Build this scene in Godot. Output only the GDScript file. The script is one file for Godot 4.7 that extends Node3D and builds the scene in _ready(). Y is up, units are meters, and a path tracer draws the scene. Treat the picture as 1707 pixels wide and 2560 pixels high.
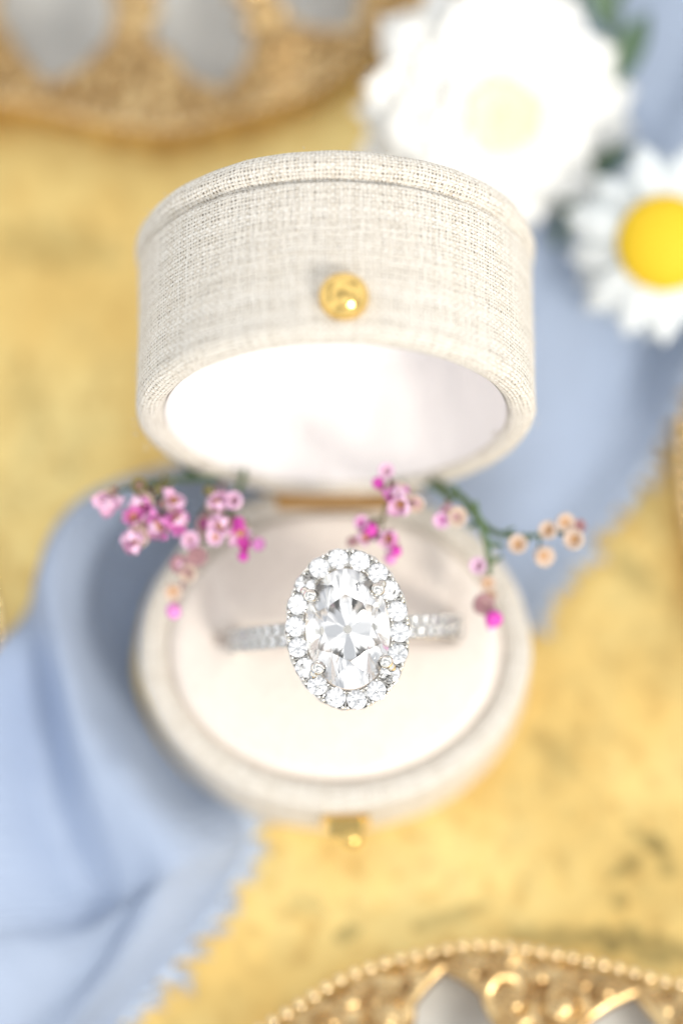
extends Node3D
# A halo ring in a linen ring box on a gilt tray. Shapes are given in centimetres, origin at the middle of the
# base's opening; TABLE is the table top's height in that frame. Nodes are placed in metres, y up, table at 0.

const CM := 0.01
const TABLE := -1.28
const TRAY := -1.1          # the gilt floor of the tray
const RX := 1.65            # half width of the oval base
const RZ := 1.40            # half depth of the oval base
const LX := 1.625           # half width of the lid
const LZ := 1.52
const OPEN := 100.0         # how far the lid stands open, degrees

var rng := RandomNumberGenerator.new()
var names := {}
var org := Vector3.ZERO     # base of the thing being built, in the centimetre frame
var M := {}
var linen_tile := 1.52


# ---------------------------------------------------------------- nodes
func numbered(parent: Node, called: String) -> String:
	var key := str(parent.get_instance_id()) + called
	var n: int = names.get(key, 0)
	names[key] = n + 1
	return called if n == 0 else "%s_%03d" % [called, n]


func world(p: Vector3) -> Vector3:
	return (p - Vector3(0, TABLE, 0)) * CM


func thing(called: String, at: Vector3, label: String, category: String, group := "") -> Node3D:
	var o := Node3D.new()
	o.name = numbered(self, called)
	o.position = world(at)
	o.set_meta("label", label)
	o.set_meta("category", category)
	if group:
		o.set_meta("group", group)
	add_child(o, true)
	org = at
	return o


func hang(called: String, mesh: Mesh, mat: Material, parent: Node) -> MeshInstance3D:
	var o := MeshInstance3D.new()
	o.name = numbered(parent, called)
	o.mesh = mesh
	o.material_override = mat
	parent.add_child(o, true)
	return o


func put(called: String, b: Dictionary, mat: Material, parent: Node) -> MeshInstance3D:
	return hang(called, bake(b, org if parent != self else Vector3(0, TABLE, 0)), mat, parent)


func shared(called: String, mesh: Mesh, mat: Material, parent: Node, t: Transform3D) -> MeshInstance3D:
	# a mesh made about its own origin in centimetres (already scaled by CM), set at t (centimetres)
	var o := hang(called, mesh, mat, parent)
	o.transform = Transform3D(t.basis, (t.origin - org) * CM)
	return o


# ---------------------------------------------------------------- mesh building
func mb() -> Dictionary:
	return {"v": PackedVector3Array(), "n": PackedVector3Array(), "uv": PackedVector2Array(), "c": PackedColorArray(), "i": PackedInt32Array()}


func bake(b: Dictionary, from := Vector3.ZERO) -> ArrayMesh:
	var v: PackedVector3Array = b.v.duplicate()
	for k in v.size():
		v[k] = (v[k] - from) * CM
	var a := []
	a.resize(Mesh.ARRAY_MAX)
	a[Mesh.ARRAY_VERTEX] = v
	a[Mesh.ARRAY_NORMAL] = b.n
	a[Mesh.ARRAY_TEX_UV] = b.uv
	if b.c.size() == v.size():
		a[Mesh.ARRAY_COLOR] = b.c
	a[Mesh.ARRAY_INDEX] = b.i
	var m := ArrayMesh.new()
	m.add_surface_from_arrays(Mesh.PRIMITIVE_TRIANGLES, a)
	return m


# points: rows of equal length; wrap: the last column repeats the first; out: outward is away from this point
func sheet(b: Dictionary, rows: Array, wrap := false, uvs = null, out = null, flip := false, skip := {}, colors = null) -> void:
	var nr := rows.size()
	var nc: int = rows[0].size()
	var first: int = b.v.size()
	var norms := PackedVector3Array()
	norms.resize(nr * nc)
	for r in nr:
		var row: PackedVector3Array = rows[r]
		var up: PackedVector3Array = rows[mini(r + 1, nr - 1)]
		var dn: PackedVector3Array = rows[maxi(r - 1, 0)]
		for c in nc:
			var e := row[c + 1] if c + 1 < nc else (row[1] if wrap else row[c])
			var w := row[c - 1] if c > 0 else (row[nc - 2] if wrap else row[c])
			norms[r * nc + c] = (e - w).cross(up[c] - dn[c])
	for c in nc:      # poles: take the neighbour's average
		pass
	for r in nr:
		var row: PackedVector3Array = rows[r]
		var sum := Vector3.ZERO
		var weak := true
		for c in nc:
			sum += norms[r * nc + c].normalized()
			if norms[r * nc + c].length_squared() > 1e-14:
				weak = false
		if row[0].distance_squared_to(row[nc / 2]) < 1e-10 and (r == 0 or r == nr - 1):
			var near := 1 if r == 0 else nr - 2
			sum = Vector3.ZERO
			for c in nc:
				sum += norms[near * nc + c].normalized()
			for c in nc:
				norms[r * nc + c] = sum
		elif weak:
			for c in nc:
				norms[r * nc + c] = sum
	var turn := flip
	if out != null:
		var s := 0.0
		for r in nr:
			for c in nc:
				s += norms[r * nc + c].normalized().dot((rows[r][c] - out).normalized())
		turn = s < 0.0
	for r in nr:
		for c in nc:
			b.v.append(rows[r][c])
			var n := norms[r * nc + c].normalized()
			b.n.append(-n if turn else n)
			b.uv.append(uvs[r][c] if uvs != null else Vector2(float(c) / (nc - 1), float(r) / (nr - 1)))
			if colors != null:
				b.c.append(colors[r][c])
	for r in nr - 1:
		for c in nc - 1:
			if skip.has(Vector2i(c, r)):
				continue
			var p := first + r * nc + c
			if turn:
				b.i.append_array(PackedInt32Array([p, p + 1, p + nc, p + 1, p + nc + 1, p + nc]))
			else:
				b.i.append_array(PackedInt32Array([p, p + nc, p + 1, p + 1, p + nc, p + nc + 1]))


func facet(b: Dictionary, pts: Array, centre: Vector3) -> void:   # a flat convex face, turned away from the centre
	var n: Vector3 = (pts[1] - pts[0]).cross(pts[2] - pts[0]).normalized()
	var mid := Vector3.ZERO
	for p in pts:
		mid += p
	var q := pts.duplicate()
	if n.dot(mid / pts.size() - centre) < 0.0:
		n = -n
		q.reverse()
	var f: int = b.v.size()
	for p in q:
		b.v.append(p)
		b.n.append(n)
		b.uv.append(Vector2(p.x, p.z))
	for k in range(1, q.size() - 1):
		b.i.append_array(PackedInt32Array([f, f + k + 1, f + k]))


func box(b: Dictionary, t: Transform3D, size: Vector3, chamfer := 0.0) -> void:
	var h := size / 2.0
	var k := minf(chamfer, minf(h.x, minf(h.y, h.z)) * 0.9)
	var corner := {}
	for sx in [-1, 1]:
		for sy in [-1, 1]:
			for sz in [-1, 1]:
				for axis in 3:
					var p := Vector3(sx * (h.x - (0.0 if axis == 0 else k)), sy * (h.y - (0.0 if axis == 1 else k)), sz * (h.z - (0.0 if axis == 2 else k)))
					corner[Vector4i(sx, sy, sz, axis)] = t * p
	for axis in 3:
		for s in [-1, 1]:
			var q := []
			for uv in [[-1, -1], [1, -1], [1, 1], [-1, 1]]:
				var g := [uv[0], uv[1]]
				g.insert(axis, s)
				q.append(corner[Vector4i(g[0], g[1], g[2], axis)])
			facet(b, q, t.origin)
	if k > 0.0:
		for axis in 3:
			var o1 := (axis + 1) % 3
			var o2 := (axis + 2) % 3
			for s1 in [-1, 1]:
				for s2 in [-1, 1]:
					var q := []
					for e in [[-1, o1], [1, o1], [1, o2], [-1, o2]]:
						var g := [0, 0, 0]
						g[axis] = e[0]
						g[o1] = s1
						g[o2] = s2
						q.append(corner[Vector4i(g[0], g[1], g[2], e[1])])
					facet(b, q, t.origin)
		for sx in [-1, 1]:
			for sy in [-1, 1]:
				for sz in [-1, 1]:
					facet(b, [corner[Vector4i(sx, sy, sz, 0)], corner[Vector4i(sx, sy, sz, 1)], corner[Vector4i(sx, sy, sz, 2)]], t.origin)


func smooth(points: Array, steps: int, closed := false) -> PackedVector3Array:
	var out := PackedVector3Array()
	var n := points.size()
	var spans := n if closed else n - 1
	for k in spans:
		var p0: Vector3 = points[(k - 1 + n) % n] if closed or k > 0 else points[0] * 2.0 - points[1]
		var p1: Vector3 = points[k]
		var p2: Vector3 = points[(k + 1) % n]
		var p3: Vector3 = points[(k + 2) % n] if closed or k + 2 < n else points[n - 1] * 2.0 - points[n - 2]
		for s in steps:
			out.append(p1.cubic_interpolate(p2, p0, p3, float(s) / steps))
	out.append(points[0] if closed else points[n - 1])
	return out


func tube(b: Dictionary, path: PackedVector3Array, radius: Callable, sides := 8, closed := false, caps := true) -> void:
	var rows := []
	var n := path.size()
	var side := Vector3.ZERO
	for k in n:
		var d: Vector3
		if closed:
			d = path[(k + 1) % (n - 1)] - path[(k - 1 + n - 1) % (n - 1)]
		else:
			d = path[mini(k + 1, n - 1)] - path[maxi(k - 1, 0)]
		d = d.normalized()
		if side == Vector3.ZERO:
			side = d.cross(Vector3.UP if absf(d.y) < 0.9 else Vector3.RIGHT).normalized()
		side = (side - d * side.dot(d)).normalized()
		var up := side.cross(d)
		var r: float = radius.call(float(k) / (n - 1))
		var ring := PackedVector3Array()
		for s in sides + 1:
			var a := TAU * s / sides
			ring.append(path[k] + (side * cos(a) + up * sin(a)) * r)
		if caps and not closed and k == 0:
			var tip := PackedVector3Array()
			var mid := PackedVector3Array()
			for s in sides + 1:
				tip.append(path[0] - d * r * 0.8)
				mid.append(path[0] - d * r * 0.55 + (ring[s] - path[0]) * 0.72)
			rows.append(tip)
			rows.append(mid)
		rows.append(ring)
		if caps and not closed and k == n - 1:
			var tip := PackedVector3Array()
			var mid := PackedVector3Array()
			for s in sides + 1:
				mid.append(path[k] + d * r * 0.55 + (ring[s] - path[k]) * 0.72)
				tip.append(path[k] + d * r * 0.8)
			rows.append(mid)
			rows.append(tip)
	sheet(b, rows, true, null, null, false)


func ball(b: Dictionary, at: Vector3, r: Vector3, rings := 8, sides := 12, turn := Basis.IDENTITY) -> void:
	var rows := []
	for k in rings + 1:
		var row := PackedVector3Array()
		var e := PI * k / rings
		for s in sides + 1:
			var a := TAU * s / sides
			row.append(at + turn * Vector3(r.x * sin(e) * cos(a), r.y * cos(e), r.z * sin(e) * sin(a)))
		rows.append(row)
	sheet(b, rows, true, null, at)


# a profile (offset from the oval, height) swept round an oval; uv in centimetres over the cloth's tile
func oval(b: Dictionary, profile: Array, rx: float, rz: float, t: Transform3D, segs := 96, wobble := 0.0, out = null, flip := false, ripple = null) -> void:
	var rows := []
	var uvs := []
	var along := 0.0
	for k in profile.size():
		var p: Vector2 = profile[k]
		if k > 0:
			along += p.distance_to(profile[k - 1])
		var row := PackedVector3Array()
		var uv := PackedVector2Array()
		var arc := 0.0
		var last := Vector2.ZERO
		for s in segs + 1:
			var a := TAU * s / segs
			var off := p.x
			if wobble > 0.0:
				off += wobble * (sin(a * 5.0 + p.y * 3.0) * 0.5 + sin(a * 13.0 + 1.7 + p.y * 7.0) * 0.3 + sin(a * 29.0 + p.y * 11.0) * 0.2)
			if ripple != null:
				off += ripple.call(a, p)
			var q := Vector2(maxf(rx + off, 0.0) * cos(a), maxf(rz + off, 0.0) * sin(a))
			var ref := Vector2(rx * cos(a), rz * sin(a))
			if s > 0:
				arc += ref.distance_to(last)
			last = ref
			row.append(t * Vector3(q.x, p.y, q.y))
			uv.append(Vector2(arc, along) / linen_tile)
		rows.append(row)
		uvs.append(uv)
	sheet(b, rows, true, uvs, out, flip)


func arc_profile(c: Vector2, r: float, from: float, to: float, n: int) -> Array:
	var out := []
	for k in n + 1:
		var a := deg_to_rad(lerpf(from, to, float(k) / n))
		out.append(c + Vector2(cos(a), sin(a)) * r)
	return out


# ---------------------------------------------------------------- materials
func plain(c: Color, rough := 0.6, metal := 0.0) -> StandardMaterial3D:
	var m := StandardMaterial3D.new()
	m.albedo_color = c.linear_to_srgb()
	m.roughness = rough
	m.metallic = metal
	return m


func image_from(n: int, h: int, f: Callable) -> ImageTexture:
	var d := PackedByteArray()
	d.resize(n * h * 3)
	var k := 0
	for y in h:
		for x in n:
			var c: Color = f.call(x, y)
			d[k] = int(clampf(c.r, 0, 1) * 255)
			d[k + 1] = int(clampf(c.g, 0, 1) * 255)
			d[k + 2] = int(clampf(c.b, 0, 1) * 255)
			k += 3
	return ImageTexture.create_from_image(Image.create_from_data(n, h, false, Image.FORMAT_RGB8, d))


func noise_tex(freq: float, seed_: int, size := 512, lo := Color.BLACK, hi := Color.WHITE, octaves := 4) -> NoiseTexture2D:
	var n := FastNoiseLite.new()
	n.seed = seed_
	n.frequency = freq
	n.fractal_octaves = octaves
	var t := NoiseTexture2D.new()
	t.width = size
	t.height = size
	t.seamless = true
	t.noise = n
	var g := Gradient.new()
	g.set_color(0, lo)
	g.set_color(1, hi)
	t.color_ramp = g
	return t


func linen() -> StandardMaterial3D:
	var threads := 48
	var px := 1008
	var per := float(px) / threads
	var r := RandomNumberGenerator.new()
	r.seed = 71
	var warp := []
	var weft := []
	for k in threads:
		warp.append([r.randf_range(-1, 1), r.randf_range(0.80, 1.12), r.randf() * TAU])
		weft.append([r.randf_range(-1, 1), r.randf_range(0.78, 1.12), r.randf() * TAU])
	var fleck := FastNoiseLite.new()
	fleck.seed = 5
	fleck.frequency = 0.06
	fleck.fractal_octaves = 3
	var ad := PackedByteArray()
	ad.resize(px * px * 3)
	var hd := PackedByteArray()
	hd.resize(px * px)
	var light := Color(0.955, 0.94, 0.91)
	var tan_ := Color(0.78, 0.735, 0.665)
	var gap := Color(0.48, 0.42, 0.345)
	for y in px:
		var fy := y / per
		for x in px:
			var fx := x / per
			# threads wander a little sideways
			var wx: float = fx + 0.17 * sin(fy * TAU / 12.0 + warp[int(fx) % threads][2])
			var wy: float = fy + 0.15 * sin(fx * TAU / 16.0 + weft[int(fy) % threads][2])
			var i := posmod(int(floor(wx)), threads)
			var j := posmod(int(floor(wy)), threads)
			var dx: float = wx - floor(wx) - 0.5
			var dy: float = wy - floor(wy) - 0.5
			var ww: float = warp[i][1] * 0.44
			var fw: float = weft[j][1] * 0.44
			var over := (i + j) % 2 == 0
			var hw := (1.0 - pow(absf(dx) / ww, 2.0)) if absf(dx) < ww else -1.0
			var hf := (1.0 - pow(absf(dy) / fw, 2.0)) if absf(dy) < fw else -1.0
			if hw >= 0.0:
				hw = sqrt(hw) * 0.55 + (0.42 * cos(dy * PI) if over else -0.42 * cos(dy * PI))
			if hf >= 0.0:
				hf = sqrt(hf) * 0.55 + (-0.42 * cos(dx * PI) if over else 0.42 * cos(dx * PI))
			var h := maxf(hw, hf)
			var n := fleck.get_noise_2d(x * (0.5 if hw > hf else 2.2), y * (2.2 if hw > hf else 0.5))
			var tone: float = (warp[i][0] if hw > hf else weft[j][0]) * 0.18 + n * 0.6
			var c := light.lerp(tan_, clampf((0.50 if hw > hf else 0.24) + tone, 0.0, 1.0))
			if h < 0.42:
				c = c.lerp(gap, clampf((0.42 - h) * 1.5, 0.0, 0.9))
			var k := (y * px + x)
			hd[k] = int(clampf(h * 0.5 + 0.5 + n * 0.08, 0.0, 1.0) * 255.0)
			ad[k * 3] = int(clampf(c.r, 0, 1) * 255)
			ad[k * 3 + 1] = int(clampf(c.g, 0, 1) * 255)
			ad[k * 3 + 2] = int(clampf(c.b, 0, 1) * 255)
	var m := StandardMaterial3D.new()
	m.resource_name = "linen"
	m.albedo_texture = ImageTexture.create_from_image(Image.create_from_data(px, px, false, Image.FORMAT_RGB8, ad))
	m.heightmap_enabled = true
	m.heightmap_texture = ImageTexture.create_from_image(Image.create_from_data(px, px, false, Image.FORMAT_L8, hd))
	m.heightmap_scale = 0.022
	m.roughness = 0.85
	m.rim_enabled = true
	m.rim = 0.3
	return m


func materials() -> void:
	M.linen = linen()
	var velvet := plain(Color(0.88, 0.81, 0.735), 0.9)
	velvet.rim_enabled = true
	velvet.rim = 0.5
	velvet.uv1_triplanar = true
	velvet.uv1_scale = Vector3.ONE * 120.0
	velvet.albedo_texture = noise_tex(0.03, 3, 256, Color(0.95, 0.94, 0.94), Color.WHITE)
	velvet.heightmap_enabled = true
	velvet.heightmap_texture = noise_tex(0.09, 4, 256)
	velvet.heightmap_scale = 0.010
	M.velvet = velvet
	var satin := plain(Color(0.90, 0.875, 0.875), 0.5)
	satin.heightmap_enabled = true
	satin.uv1_triplanar = true
	satin.uv1_scale = Vector3(60, 20, 60)
	satin.heightmap_texture = noise_tex(0.02, 14, 256)
	satin.heightmap_scale = 0.02
	M.lining = satin
	M.gold = plain(Color(0.88, 0.60, 0.20), 0.10, 1.0)
	M.brass = plain(Color(0.55, 0.33, 0.13), 0.3, 1.0)
	var wg := plain(Color(0.84, 0.825, 0.79), 0.08, 1.0)
	M.white_gold = wg
	M.gap_shade = plain(Color(0.58, 0.57, 0.53), 0.35, 1.0)  # darkened white gold: shade between the stones put into the colour
	var dia := StandardMaterial3D.new()
	dia.resource_name = "diamond"
	dia.albedo_color = Color(1, 1, 1, 0)
	dia.roughness = 0.0
	dia.refraction_enabled = true
	dia.refraction_scale = 0.095
	dia.transparency = BaseMaterial3D.TRANSPARENCY_ALPHA
	M.diamond = dia
	# gilt rim of the tray: cast relief, worn in places
	var rim := plain(Color(0.90, 0.70, 0.38), 1.0, 1.0)
	rim.uv1_triplanar = true
	rim.uv1_scale = Vector3.ONE * 90.0
	rim.albedo_texture = noise_tex(0.012, 21, 256, Color(0.62, 0.52, 0.42), Color(1, 1, 1))
	rim.roughness_texture = noise_tex(0.02, 22, 256, Color(0.16, 0.16, 0.16), Color(0.42, 0.42, 0.42))
	M.rim = rim
	M.bead = plain(Color(0.95, 0.76, 0.46), 0.06, 1.0)
	# ribbon silk
	var silk := plain(Color(0.42, 0.51, 0.68), 0.48)
	silk.rim_enabled = true
	silk.rim = 0.55
	silk.heightmap_enabled = true
	silk.uv1_scale = Vector3(3, 4, 1)
	silk.heightmap_texture = image_from(256, 256, func(x, y): return Color.WHITE * (0.5 + 0.12 * sin(x * TAU / 4.0) + 0.25 * sin(y * TAU / 16.0 + sin(x * TAU / 256.0) * 1.5 + sin(x * TAU / 85.333 + 1.0) * 0.8) + 0.12 * sin(y * TAU / 4.0)))
	silk.heightmap_scale = 0.015
	silk.backlight_enabled = true
	silk.backlight = Color(0.25, 0.30, 0.38)
	M.silk = silk
	var petal := plain(Color(0.95, 0.95, 0.93), 0.6)
	petal.backlight_enabled = true
	petal.backlight = Color(0.12, 0.13, 0.11)
	M.petal = petal
	var daisy := plain(Color(0.82, 0.86, 0.88), 0.55)
	daisy.backlight_enabled = true
	daisy.backlight = Color(0.4, 0.45, 0.46)
	M.daisy = daisy
	var heart := plain(Color(0.93, 0.92, 0.66), 0.6)
	heart.backlight_enabled = true
	heart.backlight = Color(0.5, 0.5, 0.2)
	M.heart = heart
	M.yolk = plain(Color(0.84, 0.61, 0.025), 0.7)
	M.stem = plain(Color(0.10, 0.17, 0.07), 0.6)
	M.leaf = plain(Color(0.09, 0.16, 0.09), 0.5)
	M.olive = plain(Color(0.17, 0.15, 0.06), 0.6)
	for p in [["pink", Color(0.80, 0.28, 0.66)], ["pale", Color(0.86, 0.58, 0.78)], ["magenta", Color(0.72, 0.07, 0.50)], ["peach", Color(0.67, 0.53, 0.43)], ["mauve", Color(0.42, 0.24, 0.26)], ["amber", Color(0.62, 0.36, 0.16)]]:
		var q := plain(p[1], 0.55)
		q.backlight_enabled = true
		q.backlight = Color(0.3, 0.3, 0.3)
		M[p[0]] = q
	var cloth := plain(Color(0.92, 0.94, 0.92), 0.9)
	cloth.uv1_triplanar = true
	cloth.uv1_world_triplanar = true
	cloth.uv1_scale = Vector3.ONE * 30.0
	cloth.albedo_texture = noise_tex(0.02, 61, 256, Color(0.86, 0.86, 0.86), Color.WHITE)
	M.cloth = cloth


# the worn gilding of the tray floor; uv covers x -5..5, z -7.5..5.5 centimetres
func gilding() -> StandardMaterial3D:
	var broad := FastNoiseLite.new()
	broad.seed = 12
	broad.frequency = 0.35
	broad.fractal_octaves = 4
	var fine := FastNoiseLite.new()
	fine.seed = 13
	fine.frequency = 3.0
	fine.fractal_octaves = 4
	# strokes of tarnish, those along the near right rim mixed with painted shading: x, z, half length, half width, turn, depth
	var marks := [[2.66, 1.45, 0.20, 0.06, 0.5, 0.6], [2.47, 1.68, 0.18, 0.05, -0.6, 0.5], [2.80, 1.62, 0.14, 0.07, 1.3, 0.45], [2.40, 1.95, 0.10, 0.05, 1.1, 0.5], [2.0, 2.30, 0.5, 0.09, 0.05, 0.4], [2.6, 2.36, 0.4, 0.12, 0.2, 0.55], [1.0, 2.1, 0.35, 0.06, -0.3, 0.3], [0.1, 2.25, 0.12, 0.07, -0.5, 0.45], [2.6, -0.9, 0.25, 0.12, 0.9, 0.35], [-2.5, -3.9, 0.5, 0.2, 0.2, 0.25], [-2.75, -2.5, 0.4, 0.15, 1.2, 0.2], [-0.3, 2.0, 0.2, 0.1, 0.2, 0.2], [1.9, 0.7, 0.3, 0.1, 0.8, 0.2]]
	var px := 512
	var alb := image_from(px, px, func(x, y):
		var p := Vector2(x * 10.0 / px - 5.0, y * 13.0 / px - 7.5)
		var c := Color(1.0, 0.90, 0.61).lerp(Color(0.96, 0.82, 0.51), clampf(0.5 + broad.get_noise_2d(p.x, p.y) * 1.3, 0, 1))
		c = c.lerp(Color(0.84, 0.69, 0.41), clampf(fine.get_noise_2d(p.x, p.y) * 1.2 - 0.1, 0, 0.6))
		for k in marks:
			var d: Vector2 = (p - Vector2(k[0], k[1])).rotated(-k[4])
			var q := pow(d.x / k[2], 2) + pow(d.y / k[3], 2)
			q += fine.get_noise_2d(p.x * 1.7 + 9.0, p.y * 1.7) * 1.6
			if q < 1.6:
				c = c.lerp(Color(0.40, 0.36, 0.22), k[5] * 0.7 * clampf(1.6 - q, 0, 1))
		return c)
	var rough := image_from(256, 256, func(x, y):
		var p := Vector2(x * 10.0 / 256 - 5.0, y * 13.0 / 256 - 7.5)
		return Color.WHITE * clampf(0.42 + broad.get_noise_2d(p.x + 20, p.y) * 0.16 + fine.get_noise_2d(p.x, p.y + 30) * 0.12, 0.1, 1))
	var m := StandardMaterial3D.new()
	m.resource_name = "gilding"
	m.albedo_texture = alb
	m.roughness_texture = rough
	m.roughness = 1.0
	m.metallic = 0.85
	m.heightmap_enabled = true
	m.heightmap_texture = noise_tex(0.03, 15, 512, Color.BLACK, Color.WHITE, 5)
	m.heightmap_scale = 0.015
	return m


# ---------------------------------------------------------------- the tray
func tray_line() -> PackedVector3Array:
	var pts := []
	for p in [[-2.2, 4.4], [-1.11, 3.52], [-0.49, 3.13], [0.14, 2.75], [0.87, 2.55], [1.37, 2.51], [2.2, 2.66], [2.88, 2.83], [3.75, 2.85], [4.05, 1.9], [3.5, 0.4], [3.1, -0.9], [3.0, -1.8], [3.1, -2.7], [3.5, -4.2], [3.3, -5.8], [2.2, -6.5], [1.1, -6.25], [0.43, -5.65], [-0.21, -5.16], [-0.88, -4.92], [-1.44, -4.78], [-2.04, -4.84], [-2.96, -5.05], [-4.0, -5.0], [-4.3, -4.0], [-3.6, -2.2], [-3.08, -0.9], [-2.88, 0.0], [-2.98, 1.0], [-3.3, 2.4], [-3.2, 3.8]]:
		pts.append(Vector3(p[0], 0, p[1] - 0.07))
	var raw := smooth(pts, 12, true)
	# even spacing, 0.05 cm
	var out := PackedVector3Array([raw[0]])
	var need := 0.05
	for k in range(1, raw.size()):
		var a := raw[k - 1]
		var d := a.distance_to(raw[k])
		var done := 0.0
		while d - done >= need:
			done += need
			out.append(a.lerp(raw[k], done / d))
			need = 0.05
		need -= d - done
	return out


func build_tray() -> void:
	var line := tray_line()
	var n := line.size()
	var outward := PackedVector3Array()
	for k in n:
		var d := line[(k + 6) % n] - line[(k - 6 + n) % n]
		outward.append(Vector3(d.z, 0, -d.x).normalized())
	if outward[0].dot(line[0] - Vector3(0, 0, -1)) < 0:
		for k in n:
			outward[k] = -outward[k]
	for turn in 3:     # even the directions out
		var even := outward.duplicate()
		for k in n:
			var s := Vector3.ZERO
			for j in range(-8, 9):
				s += outward[(k + j + n) % n]
			even[k] = s.normalized()
		outward = even
	var t := thing("gilt_tray", Vector3(0, TABLE, -1), "gilt vanity tray with worn golden floor, beaded edge and pierced scrollwork rim", "tray")
	# floor: a fan of rings from the middle
	var rows := []
	var uvs := []
	var mid := Vector3(0, TRAY, -1.0)
	for r in 25:
		var row := PackedVector3Array()
		var uv := PackedVector2Array()
		for k in range(0, n + 4, 4):
			var q := line[k % n] if k < n else line[0]
			var p := mid.lerp(Vector3(q.x, TRAY, q.z), r / 24.0)
			row.append(p)
			uv.append(Vector2((p.x + 5.0) / 10.0, (p.z + 7.5) / 13.0))
		rows.append(row)
		uvs.append(uv)
	var b := mb()
	sheet(b, rows, true, uvs, Vector3(0, -99, 0))
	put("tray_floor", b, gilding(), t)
	# wall between floor and beaded edge, and a slab below
	b = mb()
	rows = []
	for q in [[-0.35, TABLE + 0.02], [0.06, TABLE + 0.02], [0.1, TRAY - 0.08], [-0.05, TRAY - 0.02]]:
		rows.append(ring_of(line, outward, q[0], q[1]))
	sheet(b, rows, true, null, Vector3(0, 0, -1))
	put("foot_rim", b, M.rim, t)
	b = mb()
	rows = []
	for q in [[-0.02, TRAY - 0.03], [0.0, TRAY + 0.03], [-0.012, TRAY + 0.08], [0.012, TRAY + 0.16], [0.05, TRAY + 0.26], [0.04, TRAY + 0.33], [0.07, TRAY + 0.37]]:
		rows.append(ring_of(line, outward, q[0], q[1]))
	sheet(b, rows, true, null, null, true)
	put("inner_wall", b, M.rim, t)
	# the beads
	var bm := mb()
	ball(bm, Vector3.ZERO, Vector3.ONE * 0.058, 10, 16)
	var bead := bake(bm)
	var total := n * 0.05
	var count := int(total / 0.132)
	for k in count:
		var f := k * float(n) / count
		var at := line[int(f)].lerp(line[(int(f) + 1) % n], f - floorf(f))
		shared("bead", bead, M.bead, t, Transform3D(Basis.IDENTITY, Vector3(at.x, -0.66, at.z)))
	# the pierced gallery
	var openings := []
	var s_top := nearest(line, Vector3(-0.92, 0, -4.95))
	var s_low := nearest(line, Vector3(0.87, 0, 2.55))
	var gap := float(posmod(s_low - s_top, n))
	var each := gap / roundf(gap * 0.05 / 1.78)
	var s := float(s_top)
	while s < s_top + n - each * 0.6:
		openings.append(int(s) % n)
		s += each
	var grain := FastNoiseLite.new()
	grain.seed = 33
	grain.frequency = 2.6
	grain.fractal_octaves = 3
	var wide := 30
	rows = []
	for r in wide + 1:
		var off := 0.06 + r * 0.05
		var row := PackedVector3Array()
		for k in range(0, n + 1):
			var q := line[k % n] + outward[k % n] * off
			var y := -0.71 + 0.10 * sin(PI * r / wide) + 0.05 * absf(grain.get_noise_2d(q.x, q.z)) * 2.0
			row.append(Vector3(q.x, y, q.z))
		rows.append(row)
	var skip := {}
	for o in openings:
		for r in wide:
			var w := opening_width((r + 0.5) * 0.05)
			var step := spot(line, outward, o - 3, (r + 0.5) * 0.05 + 0.06, 0).distance_to(spot(line, outward, o + 3, (r + 0.5) * 0.05 + 0.06, 0)) / 6.0
			for dk in range(-34, 35):
				if absf(dk * step) < w:
					skip[Vector2i(posmod(o + dk, n), r)] = true
	b = mb()
	sheet(b, rows, true, null, Vector3(0, -99, -1), false, skip)
	put("gallery", b, M.rim, t)
	for o in openings:
		var path := []
		for side in [-1, 1]:
			var half := []
			for k in 9:
				var off := 0.12 + 1.26 * k / 8.0
				var step := spot(line, outward, o - 3, off, 0).distance_to(spot(line, outward, o + 3, off, 0)) / 6.0
				half.append(spot(line, outward, o + int(side * opening_width(off - 0.06) / step), off, -0.63))
			if side == 1:
				half.reverse()
			path.append_array(half)
		b = mb()
		tube(b, smooth(path, 4, true), func(_u): return 0.075, 8, true)
		put("opening_frame", b, M.rim, t)
		# scrolls and leaf bosses either side of the tip
		for side in [-1, 1]:
			var pts := []
			for k in 22:
				var a := k * 0.42
				var rad := 0.30 - k * 0.012
				pts.append(spot(line, outward, o + int(side * (0.62 + rad * cos(a) * 0.9) / 0.05), 0.42 + rad * sin(a), -0.61 + 0.03 * sin(a * 2.0)))
			b = mb()
			tube(b, smooth(pts, 2), func(u): return lerpf(0.055, 0.075, u), 7)
			put("scroll", b, M.rim, t)
			for boss in [[0.62, 0.42, 0.12], [0.30, 0.22, 0.075], [0.86, 0.20, 0.08], [0.86, 0.80, 0.10], [0.80, 1.10, 0.12], [0.45, 0.20, 0.07]]:
				b = mb()
				var at := spot(line, outward, o + int(side * boss[0] / 0.05), boss[1], -0.61)
				var f := boss[2] as float
				ball(b, at, Vector3(f, f * 0.8, f * 1.25), 7, 10, Basis(Vector3.UP, outward[posmod(o, n)].x * 2.0 + side * 0.5))
				put("boss", b, M.rim, t)
	b = mb()
	tube(b, ring_of(line, outward, 1.58, -0.69), func(_u): return 0.10, 8, true)
	put("outer_edge", b, M.rim, t)


func ring_of(line: PackedVector3Array, outward: PackedVector3Array, off: float, y: float) -> PackedVector3Array:
	var out := PackedVector3Array()
	for k in range(0, line.size() + 2, 2):
		var j := k % line.size() if k < line.size() else 0
		var p := line[j] + outward[j] * off
		out.append(Vector3(p.x, y, p.z))
	return out


func spot(line: PackedVector3Array, outward: PackedVector3Array, k: int, off: float, y: float) -> Vector3:
	var j := posmod(k, line.size())
	var p := line[j] + outward[j] * off
	return Vector3(p.x, y, p.z)


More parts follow.
